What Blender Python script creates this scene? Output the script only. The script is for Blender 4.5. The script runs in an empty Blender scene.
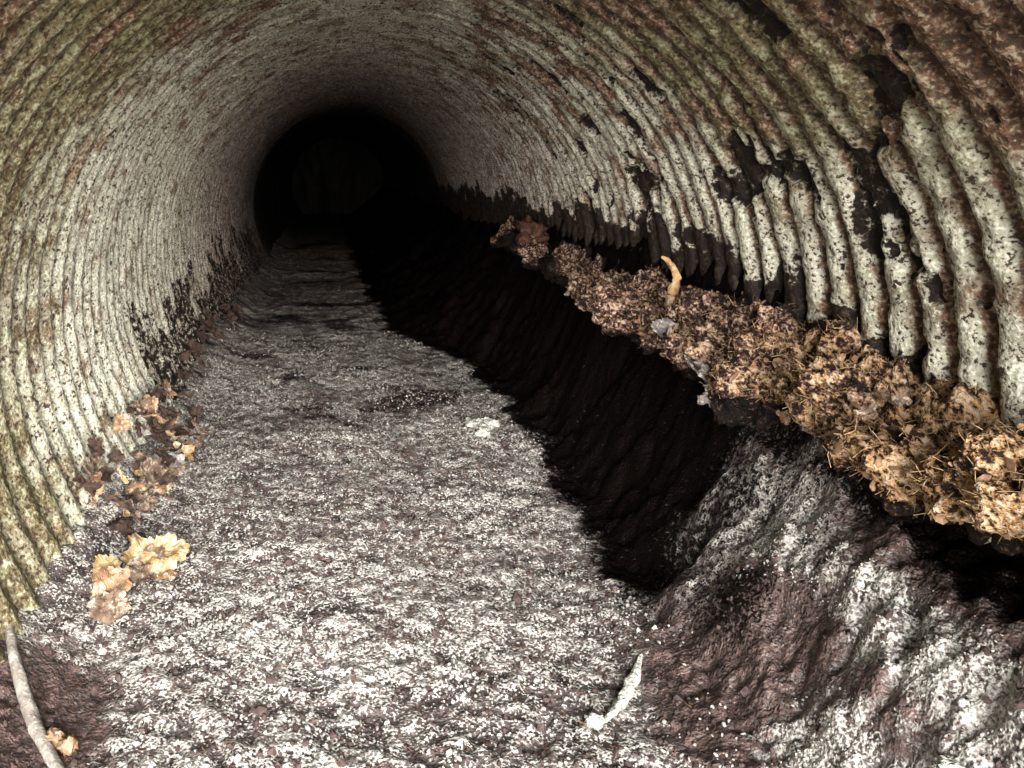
import bpy, math, numpy as np
from mathutils import Vector
rng=np.random.default_rng(7)
P_=rng.permutation(256); P_=np.concatenate([P_,P_,P_])
G_=rng.normal(size=(256,3)); G_/=np.linalg.norm(G_,axis=1)[:,None]
def pn(x,y,z):
    x,y,z=np.broadcast_arrays(np.asarray(x,float),np.asarray(y,float),np.asarray(z,float))
    xi=np.floor(x).astype(int);yi=np.floor(y).astype(int);zi=np.floor(z).astype(int)
    xf=x-xi;yf=y-yi;zf=z-zi
    u=xf*xf*xf*(xf*(xf*6-15)+10);v=yf*yf*yf*(yf*(yf*6-15)+10);w=zf*zf*zf*(zf*(zf*6-15)+10)
    def g(a,b,c):
        h=P_[P_[P_[(xi+a)&255]+((yi+b)&255)]+((zi+c)&255)]
        q=G_[h]; return q[...,0]*(xf-a)+q[...,1]*(yf-b)+q[...,2]*(zf-c)
    l=lambda a,b,t:a+(b-a)*t
    return 1.6*l(l(l(g(0,0,0),g(1,0,0),u),l(g(0,1,0),g(1,1,0),u),v),l(l(g(0,0,1),g(1,0,1),u),l(g(0,1,1),g(1,1,1),u),v),w)
def fbm(x,y,z,o=4,f=1.0,s=0.0):
    r=0;a=1.;t=0
    for i in range(o):
        r=r+a*pn(np.asarray(x)*f+s+i*7.3,np.asarray(y)*f-s+i*3.1,np.asarray(z)*f+s*.5); t+=a; a*=.5; f*=2.03
    return r/t*1.5
def ss(a,b,x):
    t=np.clip((x-a)/(b-a),0,1); return t*t*(3-2*t)
CX,CZ,R=0.17,0.64,1.0
Y0,Y1=-0.15,17.0

def add_mesh(name,co,faces,mat=None,smooth=True,attr=None,parent=None):
    me=bpy.data.meshes.new(name)
    faces=np.asarray(faces,dtype=np.int32); n=faces.shape[1]
    me.vertices.add(len(co)); me.vertices.foreach_set('co',np.asarray(co,np.float32).ravel())
    me.loops.add(faces.size); me.loops.foreach_set('vertex_index',faces.ravel())
    me.polygons.add(len(faces)); me.polygons.foreach_set('loop_start',np.arange(len(faces),dtype=np.int32)*n)
    me.polygons.foreach_set('loop_total',np.full(len(faces),n,np.int32))
    me.update(calc_edges=True); me.validate()
    me.polygons.foreach_set('use_smooth',np.full(len(me.polygons),smooth))
    if attr is not None:
        a=me.attributes.new('mask','FLOAT_COLOR','POINT')
        c=np.ones((len(co),4),np.float32); c[:,:attr.shape[1]]=attr
        a.data.foreach_set('color',c.ravel())
    ob=bpy.data.objects.new(name,me); bpy.context.scene.collection.objects.link(ob)
    if mat: me.materials.append(mat)
    if parent: ob.parent=parent
    return ob
def grid_faces(nr,nc):
    i=np.arange(nr-1)[:,None]*nc+np.arange(nc-1)[None,:]; i=i.ravel()
    return np.stack([i,i+1,i+nc+1,i+nc],1)

class M:
    def __init__(s,name):
        s.m=bpy.data.materials.new(name); s.m.use_nodes=True; s.t=s.m.node_tree; s.n=s.t.nodes; s.n.clear()
        s.out=s.n.new('ShaderNodeOutputMaterial'); s.b=s.n.new('ShaderNodeBsdfPrincipled')
        s.t.links.new(s.b.outputs[0],s.out.inputs[0]); s.b.inputs['Roughness'].default_value=.85
        s.geo=s.n.new('ShaderNodeNewGeometry')
        sx=s.n.new('ShaderNodeSeparateXYZ'); s.t.links.new(s.geo.outputs['Position'],sx.inputs[0]); s.pos=sx.outputs
        a=s.n.new('ShaderNodeAttribute'); a.attribute_name='mask'
        sp=s.n.new('ShaderNodeSeparateColor'); s.t.links.new(a.outputs['Color'],sp.inputs[0]); s.mask=sp.outputs; s.alpha=a.outputs['Alpha']
    def L(s,a,b):
        if isinstance(a,bpy.types.NodeSocket): s.t.links.new(a,b)
        else: b.default_value=a
    def noise(s,sc,det=3,rough=.6,stretch=None,off=0.):
        v=s.geo.outputs['Position']
        if stretch or off:
            mp=s.n.new('ShaderNodeMapping'); s.L(v,mp.inputs[0]); mp.inputs['Scale'].default_value=stretch or (1,1,1)
            mp.inputs['Location'].default_value=(off,off*.7,off*1.3); v=mp.outputs[0]
        k=s.n.new('ShaderNodeTexNoise'); s.L(v,k.inputs['Vector']); k.inputs['Scale'].default_value=sc
        k.inputs['Detail'].default_value=det; k.inputs['Roughness'].default_value=rough; return k.outputs['Fac']
    def ma(s,op,a,b,c=None,cl=False):
        k=s.n.new('ShaderNodeMath'); k.operation=op; s.L(a,k.inputs[0]); s.L(b,k.inputs[1]); k.use_clamp=cl
        if c is not None: s.L(c,k.inputs[2])
        return k.outputs[0]
    def th(s,mask,noise,k=1.0,con=5.0,t=.5):
        a=s.ma('MULTIPLY_ADD',s.ma('SUBTRACT',noise,.5),k,mask)
        return s.ma('MULTIPLY_ADD',s.ma('SUBTRACT',a,t),con,.5,True)
    def rng(s,v,a,b,smooth=False):
        k=s.n.new('ShaderNodeMapRange'); s.L(v,k.inputs[0]); k.inputs[1].default_value=a; k.inputs[2].default_value=b
        if smooth: k.interpolation_type='SMOOTHSTEP'
        return k.outputs[0]
    def mixf(s,a,b): return s.ma('MULTIPLY',s.ma('ADD',a,b),.5)
    def mix(s,f,a,b):
        k=s.n.new('ShaderNodeMix'); k.data_type='RGBA'; s.L(f,k.inputs['Factor'])
        A,B=k.inputs[6],k.inputs[7]
        s.L(a if not isinstance(a,tuple) else (*a,1)[:4],A); s.L(b if not isinstance(b,tuple) else (*b,1)[:4],B); return k.outputs[2]
    def bump(s,h,dist,st=1.0,prev=None):
        k=s.n.new('ShaderNodeBump'); s.L(h,k.inputs['Height']); k.inputs['Distance'].default_value=dist; k.inputs['Strength'].default_value=st
        if prev is not None: s.L(prev,k.inputs['Normal'])
        return k.outputs[0]
    def fin(s,col,rough=None,nor=None,spec=None):
        s.L(col,s.b.inputs['Base Color'])
        if rough is not None: s.L(rough,s.b.inputs['Roughness'])
        if nor is not None: s.L(nor,s.b.inputs['Normal'])
        if spec is not None: s.L(spec,s.b.inputs['Specular IOR Level'])
        return s.m

# pipe: mask R=rust G=olive B=dark A=mauve
m=M('corrugated_steel')
n1=m.noise(8,4,.7); n2=m.noise(42,3,.65,off=4); n3=m.noise(120,2,.6,off=9)
r1=m.rng(n1,.35,.65); r2=m.rng(n2,.38,.62)
pale=m.mix(r2,(.70,.68,.59),(.42,.43,.31))
pale=m.mix(m.th(r1,n3,1.4,3,.78),pale,(.28,.22,.16))
pale=m.mix(m.th(n2,n3,1.0,10,.61),pale,(.84,.85,.76))
mauve=m.mix(r1,(.48,.41,.38),(.25,.19,.18))
mauve=m.mix(m.th(n2,n3,1.0,8,.60),mauve,(.68,.63,.57))
c=m.mix(m.alpha,pale,mauve)
ol=m.mix(r1,(.235,.20,.11),(.125,.098,.052))
ol=m.mix(m.th(n2,n3,.9,6,.60),ol,(.40,.42,.28))
c=m.mix(m.th(m.mask[1],n1,1.6,1.5),c,ol)
ru=m.mix(r2,(.075,.038,.026),(.24,.135,.085))
ru=m.mix(m.th(n3,n2,.8,8,.60),ru,(.42,.36,.27))
c=m.mix(m.th(m.mask[0],m.mixf(n1,n2),2.8,4),c,ru)
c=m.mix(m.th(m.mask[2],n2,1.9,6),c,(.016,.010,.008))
c=m.mix(m.th(n3,n2,.9,9,.39),(.06,.042,.028),c)
c=m.mix(m.rng(m.pos[1],4.6,9.0,True),c,(.004,.003,.003))  # light falloff along the pipe painted into the colour
nb=m.bump(m.ma('MULTIPLY_ADD',n2,.5,n1),.012,1); nb=m.bump(n3,.0035,1,nb)
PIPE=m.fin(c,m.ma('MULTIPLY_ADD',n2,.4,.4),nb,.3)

m=M('wet_gravel')
g1=m.noise(62,2,.6); g2=m.noise(165,1,.5,off=5); g3=m.noise(14,3,.6,(1,2.2,1),3)
cr=m.ma('ADD',m.ma('MULTIPLY',m.mask[2],.7),m.ma('MULTIPLY',g1,.5))
f=m.th(cr,g2,1.7,5,.58)
light=m.mix(m.rng(g2,.4,.65),(.25,.23,.22),(.74,.73,.68))
darkc=m.mix(m.rng(g3,.4,.6),(.04,.03,.03),(.17,.14,.135))
c=m.mix(f,darkc,light)
brown=m.mix(m.rng(g1,.35,.65),(.03,.019,.018),(.16,.11,.10))
c=m.mix(m.th(m.mask[1],m.mixf(g2,g1),2.4,4),c,brown)
c=m.mix(m.th(m.mask[0],m.mixf(g1,g2),2.6,4),c,(.0045,.003,.0027))  # near-black stands in for channel shade; mud streaks use it too
c=m.mix(m.rng(m.pos[1],7,13,True),c,(.004,.003,.003))  # loss of light with distance painted into the floor colour
nb=m.bump(g1,.006,1); nb=m.bump(g2,.005,1,nb)
dk=m.ma('SUBTRACT',1.0,m.rng(m.mask[0],.3,.8))
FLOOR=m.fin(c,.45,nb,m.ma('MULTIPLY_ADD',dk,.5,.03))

def rockmat(name,a,b,sp=None,sc=30,bd=.006,rough=.8):
    m=M(name); n=m.noise(sc,3,.7); k=m.noise(sc*4,2,.6,off=3); c=m.mix(m.rng(n,.35,.65),a,b)
    if sp: c=m.mix(m.th(n,k,.9,8,.62),c,sp)
    nb=m.bump(n,bd,1); nb=m.bump(k,bd*.4,1,nb); return m.fin(c,rough,nb,.3)
m=M('rusty_soil')
n1=m.noise(30,4,.7); n2=m.noise(110,2,.6,off=3); n3=m.noise(7,2,.6,off=5)
a=m.mix(m.rng(n1,.35,.65),(.04,.019,.015),(.22,.12,.09))
b=m.mix(m.rng(n1,.35,.65),(.12,.055,.024),(.56,.34,.15))
c=m.mix(m.th(m.mask[0],m.mixf(n1,n3),2.4,3),a,b)
c=m.mix(m.th(n2,n1,.9,8,.60),c,(.56,.43,.32))
c=m.mix(m.th(n2,n1,1.0,8,.45),(.015,.008,.006),c)
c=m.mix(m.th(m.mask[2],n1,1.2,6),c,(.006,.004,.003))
nb=m.bump(n1,.02,1); nb=m.bump(n2,.006,1,nb)
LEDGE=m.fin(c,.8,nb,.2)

# ---------- pipe
pitch=.088
def pipe_r(th,y):
    X=CX+np.cos(th);Z=CZ+np.sin(th)
    ph=2*np.pi*(y+th*pitch/(2*np.pi))/pitch
    right=ss(.0,.8,np.cos(th))
    wob=.25*fbm(X,y,Z,2,1.6,5)
    cor=np.cos(ph+wob)
    nr=right*(1-ss(2.8,5,y))
    corr=cor*(1-nr)+nr*(2*np.clip((cor+1)/2,0,1)**2.2-1)
    amp=(.0085+.0055*nr)*(1+.4*fbm(X,y,Z,2,3,11))
    r=R+amp*corr+.014*fbm(X,y,Z,2,.9,2)+.004*fbm(X,y,Z,3,12,3)
    sc=fbm(X,y*1.6,Z,4,5,21)
    r=r+nr*(.020*ss(.24,.36,sc)+.006*fbm(X,y,Z,3,22,24))+.003*fbm(X,y,Z,2,45,8)
    return r,cor,sc,right
ys=[Y0];
while ys[-1]<Y1:
    y=ys[-1]; ys.append(y+(.02 if y<.8 else .008 if y<4 else .0115 if y<8 else .03))
ys=np.array(ys); ths=np.radians(np.linspace(-62,242,440))
Yg,Tg=np.meshgrid(ys,ths,indexing='ij')
r,cor,sc,right=pipe_r(Tg,Yg)
X=CX+r*np.cos(Tg);Z=CZ+r*np.sin(Tg)
co=np.stack([X,Yg,Z],-1).reshape(-1,3)
big=fbm(X,Yg,Z,3,1.3,31); mid=fbm(X,Yg,Z,3,6,41)
left=ss(.0,.8,-np.cos(Tg)); top=ss(.3,.9,np.sin(Tg))
near=1-ss(1.8,2.6,Yg+.35*big)
low=1-ss(.1,.6,np.sin(Tg))
rust=.08+.55*right*ss(.1,.9,cor)*(1-ss(4,7,Yg))+.10*right*(1-ss(4,8,Yg))+.32*mid*right+.22*top*(1-ss(3,5,Yg))+.4*mid*top
rust+= .8*right*ss(.0,.35,np.sin(Tg))*(1-ss(1.1,1.30,Yg+.25*big))
rust+= .25*right*ss(.3,.9,cor)*low*(1-ss(2.2,3.2,Yg))
rust+= .18*left*ss(.1,.5,mid)+.22*left*ss(.2,.9,cor)
olive=near*(.85*left+.75*top+.60*right*(1-low*.7))+.12*big+.18*(1-ss(3,5,Yg))*top
dark=np.zeros_like(X)
zlim=np.interp(Yg,[1.3,1.5,1.87,2.37,3.2,6],[.60,.655,.74,.82,.85,.85])
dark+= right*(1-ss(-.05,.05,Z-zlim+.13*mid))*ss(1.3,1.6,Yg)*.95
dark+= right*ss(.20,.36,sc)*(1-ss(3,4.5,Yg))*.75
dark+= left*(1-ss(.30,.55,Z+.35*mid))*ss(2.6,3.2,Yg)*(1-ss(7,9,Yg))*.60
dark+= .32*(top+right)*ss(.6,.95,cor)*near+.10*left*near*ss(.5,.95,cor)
mauve=np.clip(ss(3.4,6,Yg+.6*big)+.25*top*ss(2.3,4,Yg)+.35*right*ss(2.3,4,Yg),0,1)
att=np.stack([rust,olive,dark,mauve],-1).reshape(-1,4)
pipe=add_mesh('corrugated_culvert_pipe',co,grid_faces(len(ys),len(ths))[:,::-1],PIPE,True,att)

# ---------- floor height
def hf(x,y,fine=True):
    x=np.asarray(x,float); y=np.asarray(y,float)
    wl=.08*fbm(x*.8,y,0,4,3.6,61)
    tr=.77+wl-.42*ss(3.6,5.0,y)-.1*ss(5,9,y)
    h=.10*(1-ss(-.72,-.45,x))+.03*fbm(x,y,0,3,1.2,51)
    h+=.008*fbm(x*.8,y*3.0,0,3,2.6,55)
    nb=1-ss(1.58,1.95,y+.14*fbm(x,y,0,2,4,66))
    bank=np.interp(x,[.60,.75,.85,.95,1.05,1.2],[0,.045,.16,.29,.38,.46])+.055*fbm(x,y,0,4,6,71)*ss(.7,.85,x)+.03*fbm(x,y,0,3,18,73)*ss(.65,.8,x)
    t=np.clip((x-tr)/(1.10-tr),0,1.6)
    ch=-.03*ss(0,.25,t)+.56*t**1.7+.06*fbm(x,y,0,4,5,77)*ss(0,.3,t)+.02*fbm(x,y,0,3,18,79)*ss(0,.3,t)
    h=h+nb*bank+(1-nb)*ch
    g=fbm(x,y,0,2,34,81)
    g2=fbm(x,y*1.15,0,3,12,85)
    if fine: h=h+.0065*g+.006*g2
    return h,g,g2,tr,nb
yf=[.6]
while yf[-1]<Y1: yf.append(yf[-1]*1.0036)
yf=np.array(yf); yf=np.concatenate([np.arange(Y0,.6,.02),yf]); xf=np.linspace(-.85,1.3,500)
Yf,Xf=np.meshgrid(yf,xf,indexing='ij')
H,g,g2,tr,nbk=hf(Xf,Yf)
mudn=fbm(Xf,Yf,0,4,2.2,91); stre=fbm(Xf*.9,Yf*2.2,0,4,2.2,95); md2=fbm(Xf,Yf,0,4,7,97)
def PAT(x,y):
    G=lambda cx,cy,sx,sy:np.exp(-((x-cx)/sx)**2-((y-cy)/sy)**2)
    return 1.3*G(.95,1.58,.085,.13)+1.3*G(.955,1.20,.045,.20)+1.1*G(.79,1.20,.07,.13)+G(.87,1.0,.06,.10)
pat=np.clip(PAT(Xf+.03*md2,Yf)*(1+.8*md2),0,1)
D=(1-nbk)*ss(-.10,.06,Xf-tr+.07*md2)  # shade in the channel, painted as a dark mask
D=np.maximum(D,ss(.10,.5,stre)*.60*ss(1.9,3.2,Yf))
D=np.maximum(D,nbk*ss(1.0,1.05,Xf+.05*mudn)*.9)  # shade of the crevice under the ledge, painted in
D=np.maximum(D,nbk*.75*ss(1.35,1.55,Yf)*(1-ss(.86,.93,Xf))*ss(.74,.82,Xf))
D=np.maximum(D,nbk*.5*ss(.12,.4,fbm(Xf,Yf,0,3,7,133))*ss(.85,.92,Xf))
D*=1-pat*nbk
B=nbk*ss(.50,.74,Xf+.12*mudn)*(.92-.95*pat)
B=np.maximum(B,ss(.1,.6,mudn+.2*md2)*.38*(1-pat*nbk))
B=np.maximum(B,(1-ss(-.50,-.28,Xf+.12*mudn))*(1-ss(1.4,1.75,Yf))*.85)
B=np.maximum(B,ss(2.8,6,Yf)*.42)
C=np.clip(.56+.5*g+.40*g2-.20*ss(.0,.5,stre)-.13*ss(2.0,4.5,Yf)+.22*nbk*pat,0,1)
att=np.stack([D,B,C],-1).reshape(-1,3)
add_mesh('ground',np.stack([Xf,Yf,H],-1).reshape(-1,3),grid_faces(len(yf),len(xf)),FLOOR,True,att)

# ---------- rotten rust ledge
yl=np.arange(.55,4.6,.007); nu=150
u=np.linspace(0,2*np.pi,nu)
Yl,U=np.meshgrid(yl,u,indexing='ij')
taper=1-ss(2.3,3.6,Yl)*.45
wx=(.150+.05*fbm(0,Yl,0,4,2.8,110))*taper; wz=(.074+.03*fbm(3,Yl,0,3,3,112)-.016*(1-ss(1.1,1.6,Yl)))*taper
cxl=1.095-.01*ss(2,4,Yl)+.025*fbm(9,Yl,0,3,2.5,3); czl=.565+.04*fbm(5,Yl,0,3,1.8,114)+.045*ss(2,4,Yl)+.01*(1-ss(1.1,1.6,Yl))
Xl=cxl+wx*np.cos(U); Zl=czl+wz*np.sin(U)+.06*(Xl-cxl)
dn=.075*fbm(Xl,Yl,Zl,4,7,120)+.045*fbm(Xl,Yl,Zl,4,24,121)
Xl=Xl+dn*np.cos(U); Zl=Zl+dn*np.sin(U)*1.1
gold=1-ss(1.15,2.1,Yl); gold=gold*.56+.16
dk=ss(2.6,3.5,Yl)*(.35+.5*ss(-.2,.2,fbm(Xl,Yl,Zl,2,3,130)))+.6*ss(.02,.07,-(Zl-czl))+.7*ss(.0,.05,Xl-1.10-.07*fbm(Xl,Yl,0,3,5,5))*ss(1.3,1.9,Yl)  # underside shade painted in; far end and wall side blackened too
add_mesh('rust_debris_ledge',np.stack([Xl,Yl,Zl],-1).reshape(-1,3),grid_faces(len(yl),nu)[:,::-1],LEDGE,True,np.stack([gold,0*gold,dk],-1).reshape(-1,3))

def ico(sub):
    import bmesh
    bm=bmesh.new(); bmesh.ops.create_icosphere(bm,subdivisions=sub,radius=1)
    v=np.array([q.co[:] for q in bm.verts]); f=np.array([[q.index for q in t.verts] for t in bm.faces]); bm.free(); return v,f
def rotm(n):
    q=rng.normal(size=(n,4)); q/=np.linalg.norm(q,axis=1)[:,None]; w,x,y,z=q.T
    return np.stack([1-2*(y*y+z*z),2*(x*y-z*w),2*(x*z+y*w),2*(x*y+z*w),1-2*(x*x+z*z),2*(y*z-x*w),2*(x*z-y*w),2*(y*z+x*w),1-2*(x*x+y*y)],1).reshape(n,3,3)
def scatter(name,pos,size,mat,base,flat=.6):
    v,f=base; n=len(pos); Rm=rotm(n)
    s=size[:,None]*np.stack([rng.uniform(.7,1.3,n),rng.uniform(.6,1.1,n),rng.uniform(flat*.6,flat*1.3,n)],1)
    vv=v[None]*s[:,None,:]*rng.uniform(.8,1.2,(n,len(v),1)); vv=np.einsum('nij,nkj->nki',Rm,vv)+pos[:,None,:]
    ff=(f[None]+(np.arange(n)*len(v))[:,None,None]).reshape(-1,f.shape[1])
    return add_mesh(name,vv.reshape(-1,3),ff,mat,False)
def flat_mat(name,col,rough=.8):
    m=M(name); n=m.noise(60,2,.6); return m.fin(m.mix(m.rng(n,.35,.65),tuple(q*.5 for q in col),col),rough,None,.3)
PEB=flat_mat('pebble_stone',(.54,.525,.49)); PEBD=flat_mat('pebble_dark',(.10,.07,.065))
n=30000
y=.95*np.exp(rng.uniform(0,math.log(5),n)); x=rng.uniform(-.62,.80,n)
hh,_,_,trr,_=hf(x,y); keep=(x<trr-.02)&(fbm(x,y,0,3,3,140)+rng.normal(0,.25,n)>-.1)&~((x<-.35)&(y<1.6))
keep&=~((x>.55)&(y<1.7)&(rng.uniform(size=n)<.7)); keep&=~((fbm(x,y,0,4,2.2,91)>.2)&(rng.uniform(size=n)<.6))
x,y,hh=x[keep],y[keep],hh[keep]
sz=np.clip(rng.lognormal(math.log(.0032),.35,len(x)),.0015,.007)
scatter('gravel',np.stack([x,y,hh+sz*.1],1),sz,PEB,ico(1))
n=9000; y=rng.uniform(1.0,3.5,n); x=rng.uniform(-.6,1.0,n); hh,_,_,trr,nn=hf(x,y)
keep=(x<trr-.02)|(nn>.8); x,y,hh=x[keep],y[keep],hh[keep]; sz=rng.lognormal(math.log(.0045),.4,len(x))
scatter('dark_gravel',np.stack([x,y,hh],1),sz,PEBD,ico(1))
n=9000; y=rng.uniform(.95,1.8,n); x=rng.uniform(.70,1.02,n); hh=hf(x,y)[0]
keep=rng.uniform(size=n)<PAT(x,y)-.3; x,y,hh=x[keep],y[keep],hh[keep]; sz=np.clip(rng.lognormal(math.log(.0024),.3,len(x)),.001,.0045)
scatter('gravel',np.stack([x,y,hh],1),sz,PEB,ico(1))

def sticks(name,pos,length,rad,mat,flatz=.35):
    n=len(pos); a=rng.uniform(0,2*np.pi,n); el=rng.normal(0,flatz,n)
    d=np.stack([np.cos(a)*np.cos(el),np.sin(a)*np.cos(el),np.sin(el)],1)
    p=np.cross(d,rng.normal(size=(n,3))); p/=np.linalg.norm(p,axis=1)[:,None]; q=np.cross(d,p)
    V=[]
    for t,bend in((-.5,0),(0,.12),(.5,0)):
        c0=pos+d*(t*length)[:,None]+p*(bend*length)[:,None]
        for k in range(3):
            an=k*2*np.pi/3; V.append(c0+(p*math.cos(an)+q*math.sin(an))*rad[:,None]*(1.0 if t<.4 else .4))
    V=np.stack(V,1); F=[]
    for s in(0,3):
        for k in range(3): F.append([s+k,s+(k+1)%3,s+3+(k+1)%3,s+3+k])
    F=np.array(F); ff=(F[None]+(np.arange(n)*9)[:,None,None]).reshape(-1,4)
    return add_mesh(name,V.reshape(-1,3),ff,mat,True)
TW=flat_mat('dry_litter',(.55,.38,.20)); TWD=flat_mat('brown_litter',(.22,.12,.075))
def ledge_pos(n,y0,y1):
    y=rng.uniform(y0,y1,n); uu=rng.uniform(1.2,3.7,n)
    i=np.clip(((y-.55)/.007).astype(int),0,len(yl)-1); j=(uu/(2*np.pi)*(nu-1)).astype(int)
    return np.stack([Xl[i,j],y,Zl[i,j]+.001],1)
p=ledge_pos(1300,.9,2.0); sticks('dry_grass_litter',p,rng.uniform(.01,.05,len(p)),rng.uniform(.0005,.0011,len(p)),TW,.6)
p=ledge_pos(900,1.5,3.2); sticks('twig_litter',p,rng.uniform(.01,.04,len(p)),rng.uniform(.0006,.0014,len(p)),TWD,.6)
p=ledge_pos(2600,.9,3.0); s_=rng.lognormal(math.log(.0042),.5,len(p))
scatter('rust_flakes',p,s_,flat_mat('rust_crumb',(.34,.21,.12)),ico(1),.3)
n=500; y=rng.uniform(1.0,3,n); x=rng.uniform(-.6,.8,n); hh,_,_,trr,_=hf(x,y); k=x<trr-.02
p=np.stack([x,y,hh+.004],1)[k]; sticks('floor_twigs',p,rng.uniform(.01,.03,len(p)),rng.uniform(.0006,.0014,len(p)),TWD,.15)

# ---------- individual items
def rock(name,loc,size,mat,seed=1,rz=0,sub=4,rough=.25,parent=None):
    v,f=ico(sub); v=v*(1+rough*fbm(v[:,0],v[:,1],v[:,2],3,1.1,seed)[:,None]+rough*.5*fbm(v[:,0],v[:,1],v[:,2],3,4.5,seed+3)[:,None])
    v=v*np.array(size)/2; c_,s_=math.cos(rz),math.sin(rz)
    v=np.stack([v[:,0]*c_-v[:,1]*s_,v[:,0]*s_+v[:,1]*c_,v[:,2]],1)+np.array(loc)
    return add_mesh(name,v,f,mat,True,parent=parent)
def flake(name,loc,size,mat,rot=(0,0,0),seed=0,th=.004,parent=None):
    from mathutils import Euler
    nr,na=10,56
    rr=np.linspace(0,1,nr)[1:]; aa=np.linspace(0,2*np.pi,na,endpoint=False)
    edge=1+.45*fbm(np.cos(aa)*1.2,np.sin(aa)*1.2,seed*3.3,2,1.0,seed)+.22*fbm(np.cos(aa)*2,np.sin(aa)*2,seed*1.3,3,3.5,seed+2)
    top=[]
    for q in rr:
        for a,e in zip(aa,edge): top.append([q*e*math.cos(a),q*e*math.sin(a),0])
    top=np.array([[0,0,0]]+top); top[:,0]*=size[0]/2; top[:,1]*=size[1]/2
    S=size[0]
    zc=.5*top[:,0]**2/S+.16*S*fbm(top[:,0]/S*2,top[:,1]/S*2,seed,2,1.2,seed+5)+.03*S*fbm(top[:,0]/S*2,top[:,1]/S*2,seed,3,6,seed+5)
    top[:,2]=zc; bot=top.copy(); bot[:,2]-=th
    N=len(top); v=np.concatenate([top,bot]); F=[]
    for k in range(na): F.append([0,1+k,1+(k+1)%na]); F.append([N,N+1+(k+1)%na,N+1+k])
    for q in range(nr-2):
        for k in range(na):
            a=1+q*na+k;b=1+q*na+(k+1)%na;c_=a+na;d_=b+na
            F+= [[a,c_,b],[b,c_,d_],[N+a,N+b,N+c_],[N+b,N+d_,N+c_]]
    o=1+(nr-2)*na
    for k in range(na):
        a=o+k;b=o+(k+1)%na; F+=[[a,N+a,b],[b,N+a,N+b]]
    E=np.array(Euler(rot).to_matrix()); v=v@E.T+np.array(loc)
    return add_mesh(name,v,F,mat,False,parent=parent)
def tube(name,pts,rads,mat,ns=14,nz=.2,parent=None):
    pts=[Vector(p) for p in pts]; P=[];Rr=[]
    for i in range(len(pts)-1):
        for k in range(8):
            t=k/8; a=pts[max(i-1,0)];b=pts[i];c_=pts[i+1];d=pts[min(i+2,len(pts)-1)]
            P.append(.5*((2*b)+(c_-a)*t+(2*a-5*b+4*c_-d)*t*t+(3*b-a-3*c_+d)*t**3)); Rr.append(rads[i]*(1-t)+rads[i+1]*t)
    P.append(pts[-1]);Rr.append(rads[-1]); V=[]
    for i,p in enumerate(P):
        d=(P[min(i+1,len(P)-1)]-P[max(i-1,0)]).normalized(); a=d.cross(Vector((.3,.2,1))).normalized(); b=d.cross(a)
        for k in range(ns):
            an=2*math.pi*k/ns; q=p+(a*math.cos(an)+b*math.sin(an))*Rr[i]*(1+nz*float(fbm(i*.35,math.cos(an),math.sin(an),2,1,5))); V.append(q[:])
    n0=len(V); V.append(P[0][:]);V.append(P[-1][:]); V=np.array(V)
    F=[]
    for i in range(len(P)-1):
        for k in range(ns):
            a=i*ns+k;b=i*ns+(k+1)%ns; F+=[[a,b,a+ns],[b,b+ns,a+ns]]
    for k in range(ns):
        F.append([n0,(k+1)%ns,k]); F.append([n0+1,(len(P)-1)*ns+k,(len(P)-1)*ns+(k+1)%ns])
    return add_mesh(name,V,F,mat,True,parent=parent)
def H1(x,y): return float(hf(np.array([x]),np.array([y]))[0][0])
GOLD=rockmat('yellow_rust',(.22,.13,.055),(.52,.38,.20),(.62,.54,.40),26,.004)
ORG=rockmat('orange_rust',(.18,.09,.05),(.42,.28,.17),(.56,.46,.35),34,.005)
GREY=rockmat('grey_flake',(.12,.105,.105),(.34,.32,.30),(.50,.47,.44),34,.005)
BRN=rockmat('brown_flake',(.08,.05,.035),(.27,.20,.145),(.46,.39,.31),34,.005)
DBR=rockmat('dark_flake',(.02,.012,.010),(.10,.065,.05),None,34,.006)
WHT=rockmat('white_stone',(.38,.38,.34),(.70,.70,.65),(.82,.83,.77),50,.010)
def pile(name,items):
    e=bpy.data.objects.new(name,None); bpy.context.scene.collection.objects.link(e)
    for i,(kind,*a) in enumerate(items):
        if kind=='f': flake('flake_%d'%i,*a,parent=e)
        elif kind=='R': rock('chunk_%d'%i,*a,rough=.6,parent=e)
        else: rock('chunk_%d'%i,*a,parent=e)
    return e
pile('yellow_rust_chunk',[('f',(-.44,1.94,H1(-.44,1.94)+.035),(.16,.12),GOLD,(.55,.1,.3),3,.008),('f',(-.47,1.90,H1(-.46,1.9)+.02),(.12,.08),BRN,(.3,-.2,1.0),8,.006),('f',(-.42,1.90,H1(-.42,1.9)+.015),(.10,.06),ORG,(.2,.1,2.0),9,.006)])
pile('orange_rust_chunk',[('f',(-.51,1.74,H1(-.51,1.74)+.05),(.09,.10),ORG,(.9,.3,.4),5,.008),('f',(-.50,1.70,H1(-.5,1.7)+.03),(.09,.07),BRN,(.9,-.3,.1),15,.006),('f',(-.53,1.80,H1(-.53,1.8)+.05),(.07,.06),GOLD,(.9,.6,0),6,.005)])
its=[]
mats=[BRN,GREY,ORG,DBR,BRN,GOLD,DBR,BRN,DBR]
for i in range(60):
    yy=rng.uniform(2.05,3.05); xx=-.65+rng.uniform(-.05,.12)+.03*(yy-2)
    hz=H1(xx,yy)+rng.uniform(.0,.14)*(1 if xx<-.57 else .25); s_=rng.uniform(.04,.12)
    its.append(('f',(xx,yy,hz),(s_,s_*rng.uniform(.5,.9)),mats[rng.integers(9)],(rng.uniform(.1,1.4),rng.uniform(-.6,.9),rng.uniform(0,3)),i+20,.005))
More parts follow.
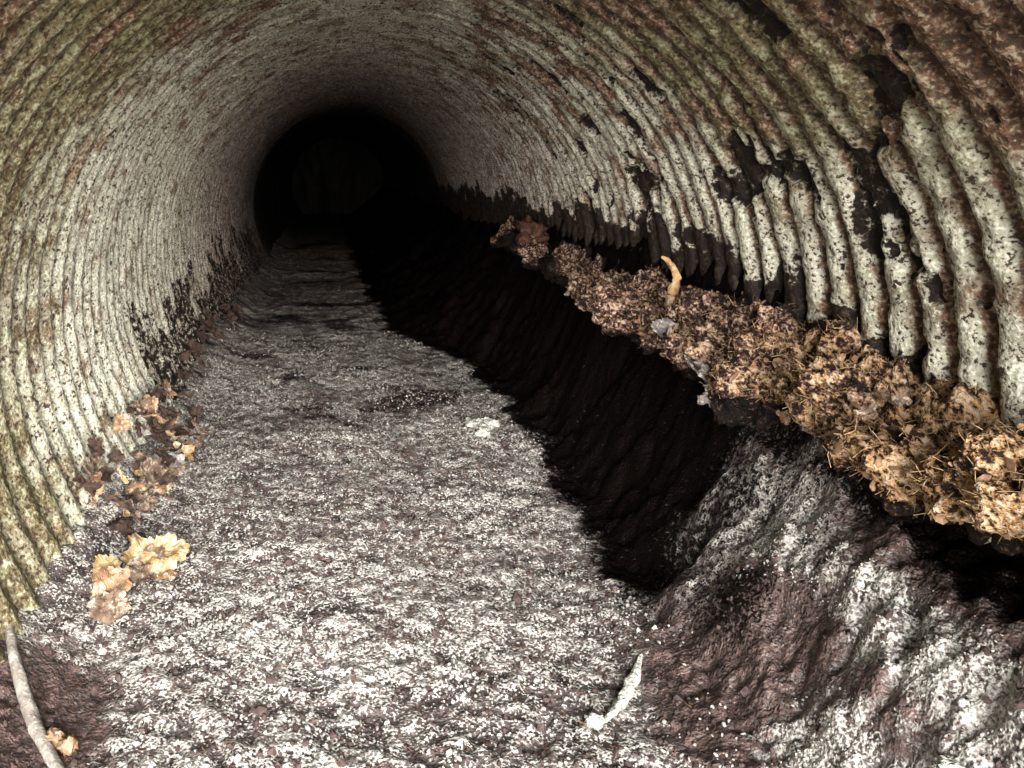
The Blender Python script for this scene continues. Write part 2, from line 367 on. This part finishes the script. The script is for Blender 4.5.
for i in range(14):
    yy=rng.uniform(2.0,3.0);xx=-.62+rng.uniform(-.03,.12); s_=rng.uniform(.03,.07)
    its.append(('R',(xx,yy,H1(xx,yy)+.01),(s_,s_*.8,s_*.6),mats[rng.integers(9)],i+60))
pile('rust_rubble_pile',its)
its=[]
for i in range(26):
    yy=rng.uniform(3.0,5.2); xx=-.68+rng.uniform(-.06,.06); s_=rng.uniform(.05,.12)
    its.append(('f',(xx,yy,H1(xx,yy)+rng.uniform(0,.10)*(1 if xx<-.64 else .2)),(s_,s_*rng.uniform(.5,.9)),DBR,(rng.uniform(.1,1.4),rng.uniform(.2,1.2),rng.uniform(0,3)),i+120,.005))
pile('dark_rust_scale',its)
its=[]
for i in range(14):
    xx=.61+rng.normal(0,.04); yy=2.97+rng.normal(0,.04); s_=rng.uniform(.02,.06)*(1.5 if i<3 else 1)
    its.append(('R',(xx,yy,H1(xx,yy)+s_*.25),(s_,s_*.8,s_*.7),WHT,i+300))
pile('white_stone',its)
z=H1(.6,1.51)
tube('pale_stick',[(.515,1.42,z+.006),(.56,1.46,z+.010),(.61,1.52,z+.012),(.665,1.60,z+.024)],[.003,.009,.011,.002],WHT,nz=.6)
rock('pale_pebble',(.50,1.42,H1(.5,1.42)+.008),(.04,.03,.025),WHT,17,rough=.5)
rock('pale_pebble',(.87,1.05,H1(.87,1.05)+.012),(.045,.03,.02),WHT,18,rough=.5)
ORS=rockmat('stripped_wood',(.45,.24,.10),(.75,.52,.30),(.8,.65,.45),30,.006)
tube('broken_root',[(1.06,2.33,.58),(1.065,2.34,.64),(1.085,2.35,.70),(1.06,2.34,.745),(1.03,2.33,.765)],[.020,.017,.011,.010,.003],ORS,nz=.5)
GS=rockmat('grey_wood',(.22,.19,.17),(.40,.37,.33),(.55,.52,.47),40,.004)
tube('dead_branch',[(-.70,1.62,H1(-.66,1.6)+.02),(-.625,1.49,H1(-.625,1.49)+.012),(-.55,1.39,H1(-.55,1.39)+.008),(-.46,1.29,H1(-.46,1.29)+.005)],[.006,.011,.013,.010],GS)
rock('orange_pebble',(-.50,1.36,H1(-.5,1.36)+.01),(.035,.03,.025),ORG,21,rough=.5); rock('orange_pebble',(-.47,1.35,H1(-.47,1.35)+.01),(.03,.03,.03),ORG,22,rough=.5)
its=[]
for i in range(34):
    yy=1.3+1.7*rng.uniform()**1.1; s_=rng.uniform(.03,.085); its.append(('f',(rng.uniform(.94,1.06),yy,rng.uniform(.50,.64)),(s_,s_*.7),[BRN,DBR,GREY,DBR][rng.integers(4)] if yy>1.7 else [ORG,DBR,BRN][rng.integers(3)],(rng.uniform(0,1.4),rng.uniform(-.6,.9),rng.uniform(0,3)),i+200,.006))
pile('ledge_scale',its)
pile('grey_rubble',[('f',(.945,1.86,.52),(.12,.08),GREY,(.8,.5,.3),71,.008),('f',(.935,1.83,.49),(.09,.06),GREY,(1.3,.2,.3),72,.006),('f',(.95,1.95,.54),(.09,.06),GREY,(1.0,-.3,.8),73,.006)])
rock('rust_boulder',(1.06,3.95,.68),(.13,.2,.15),rockmat('red_rust',(.04,.018,.013),(.18,.085,.055),None,30,.03),80,rough=.9)

yy,xx=np.meshgrid(np.linspace(0,1,60),np.linspace(-1.1,1.1,60),indexing='ij')
add_mesh('added_end_cap',np.stack([CX+xx,16.2+.4*fbm(xx,yy,0,3,2,5),-.3+yy*2.2],-1).reshape(-1,3),grid_faces(60,60),flat_mat('added_end_cap_black',(.004,.003,.003)))  # added black cap closing the pipe so the far end stays dark
yy,xx=np.meshgrid(np.linspace(-60,-.2,120),np.linspace(-60,60,160),indexing='ij')
add_mesh('bounce_ground',np.stack([xx,yy,-2.2+.1*fbm(xx,yy,0,3,.8,9)],-1).reshape(-1,3),grid_faces(120,160),flat_mat('bounce_pale',(.42,.40,.35)))  # unseen pale ground added behind the camera to bounce light onto the ceiling

# ---------- light
w=bpy.data.worlds.new('World'); bpy.context.scene.world=w; w.use_nodes=True; nt=w.node_tree
sk=nt.nodes.new('ShaderNodeTexSky'); sk.sky_type='NISHITA'; sk.sun_disc=False
EL,AZ=6,4   # sun behind the camera and slightly to its right
sk.sun_elevation=math.radians(EL); sk.sun_rotation=math.radians(180-AZ)
nt.links.new(sk.outputs[0],nt.nodes['Background'].inputs[0]); nt.nodes['Background'].inputs[1].default_value=.15
sl=bpy.data.lights.new('sun','SUN'); sl.energy=27; sl.angle=math.radians(62); sl.color=(1,.965,.925)
so=bpy.data.objects.new('sun',sl); bpy.context.scene.collection.objects.link(so)
d=Vector((math.sin(math.radians(-AZ))*math.cos(math.radians(EL)),math.cos(math.radians(AZ))*math.cos(math.radians(EL)),-math.sin(math.radians(EL))))
so.rotation_euler=d.to_track_quat('-Z','Y').to_euler()
cam=bpy.data.cameras.new('camera'); cam.lens=26.4; cam.sensor_width=36; cam.shift_x=.178; cam.shift_y=-.214; cam.clip_end=500; cam.clip_start=.02
oc=bpy.data.objects.new('camera',cam); oc.location=(0,0,1.05); oc.rotation_euler=(math.radians(90),0,0)
bpy.context.scene.collection.objects.link(oc); bpy.context.scene.camera=oc
sc_=bpy.context.scene; sc_.view_settings.view_transform='Standard'; sc_.view_settings.look='None'; sc_.view_settings.exposure=0
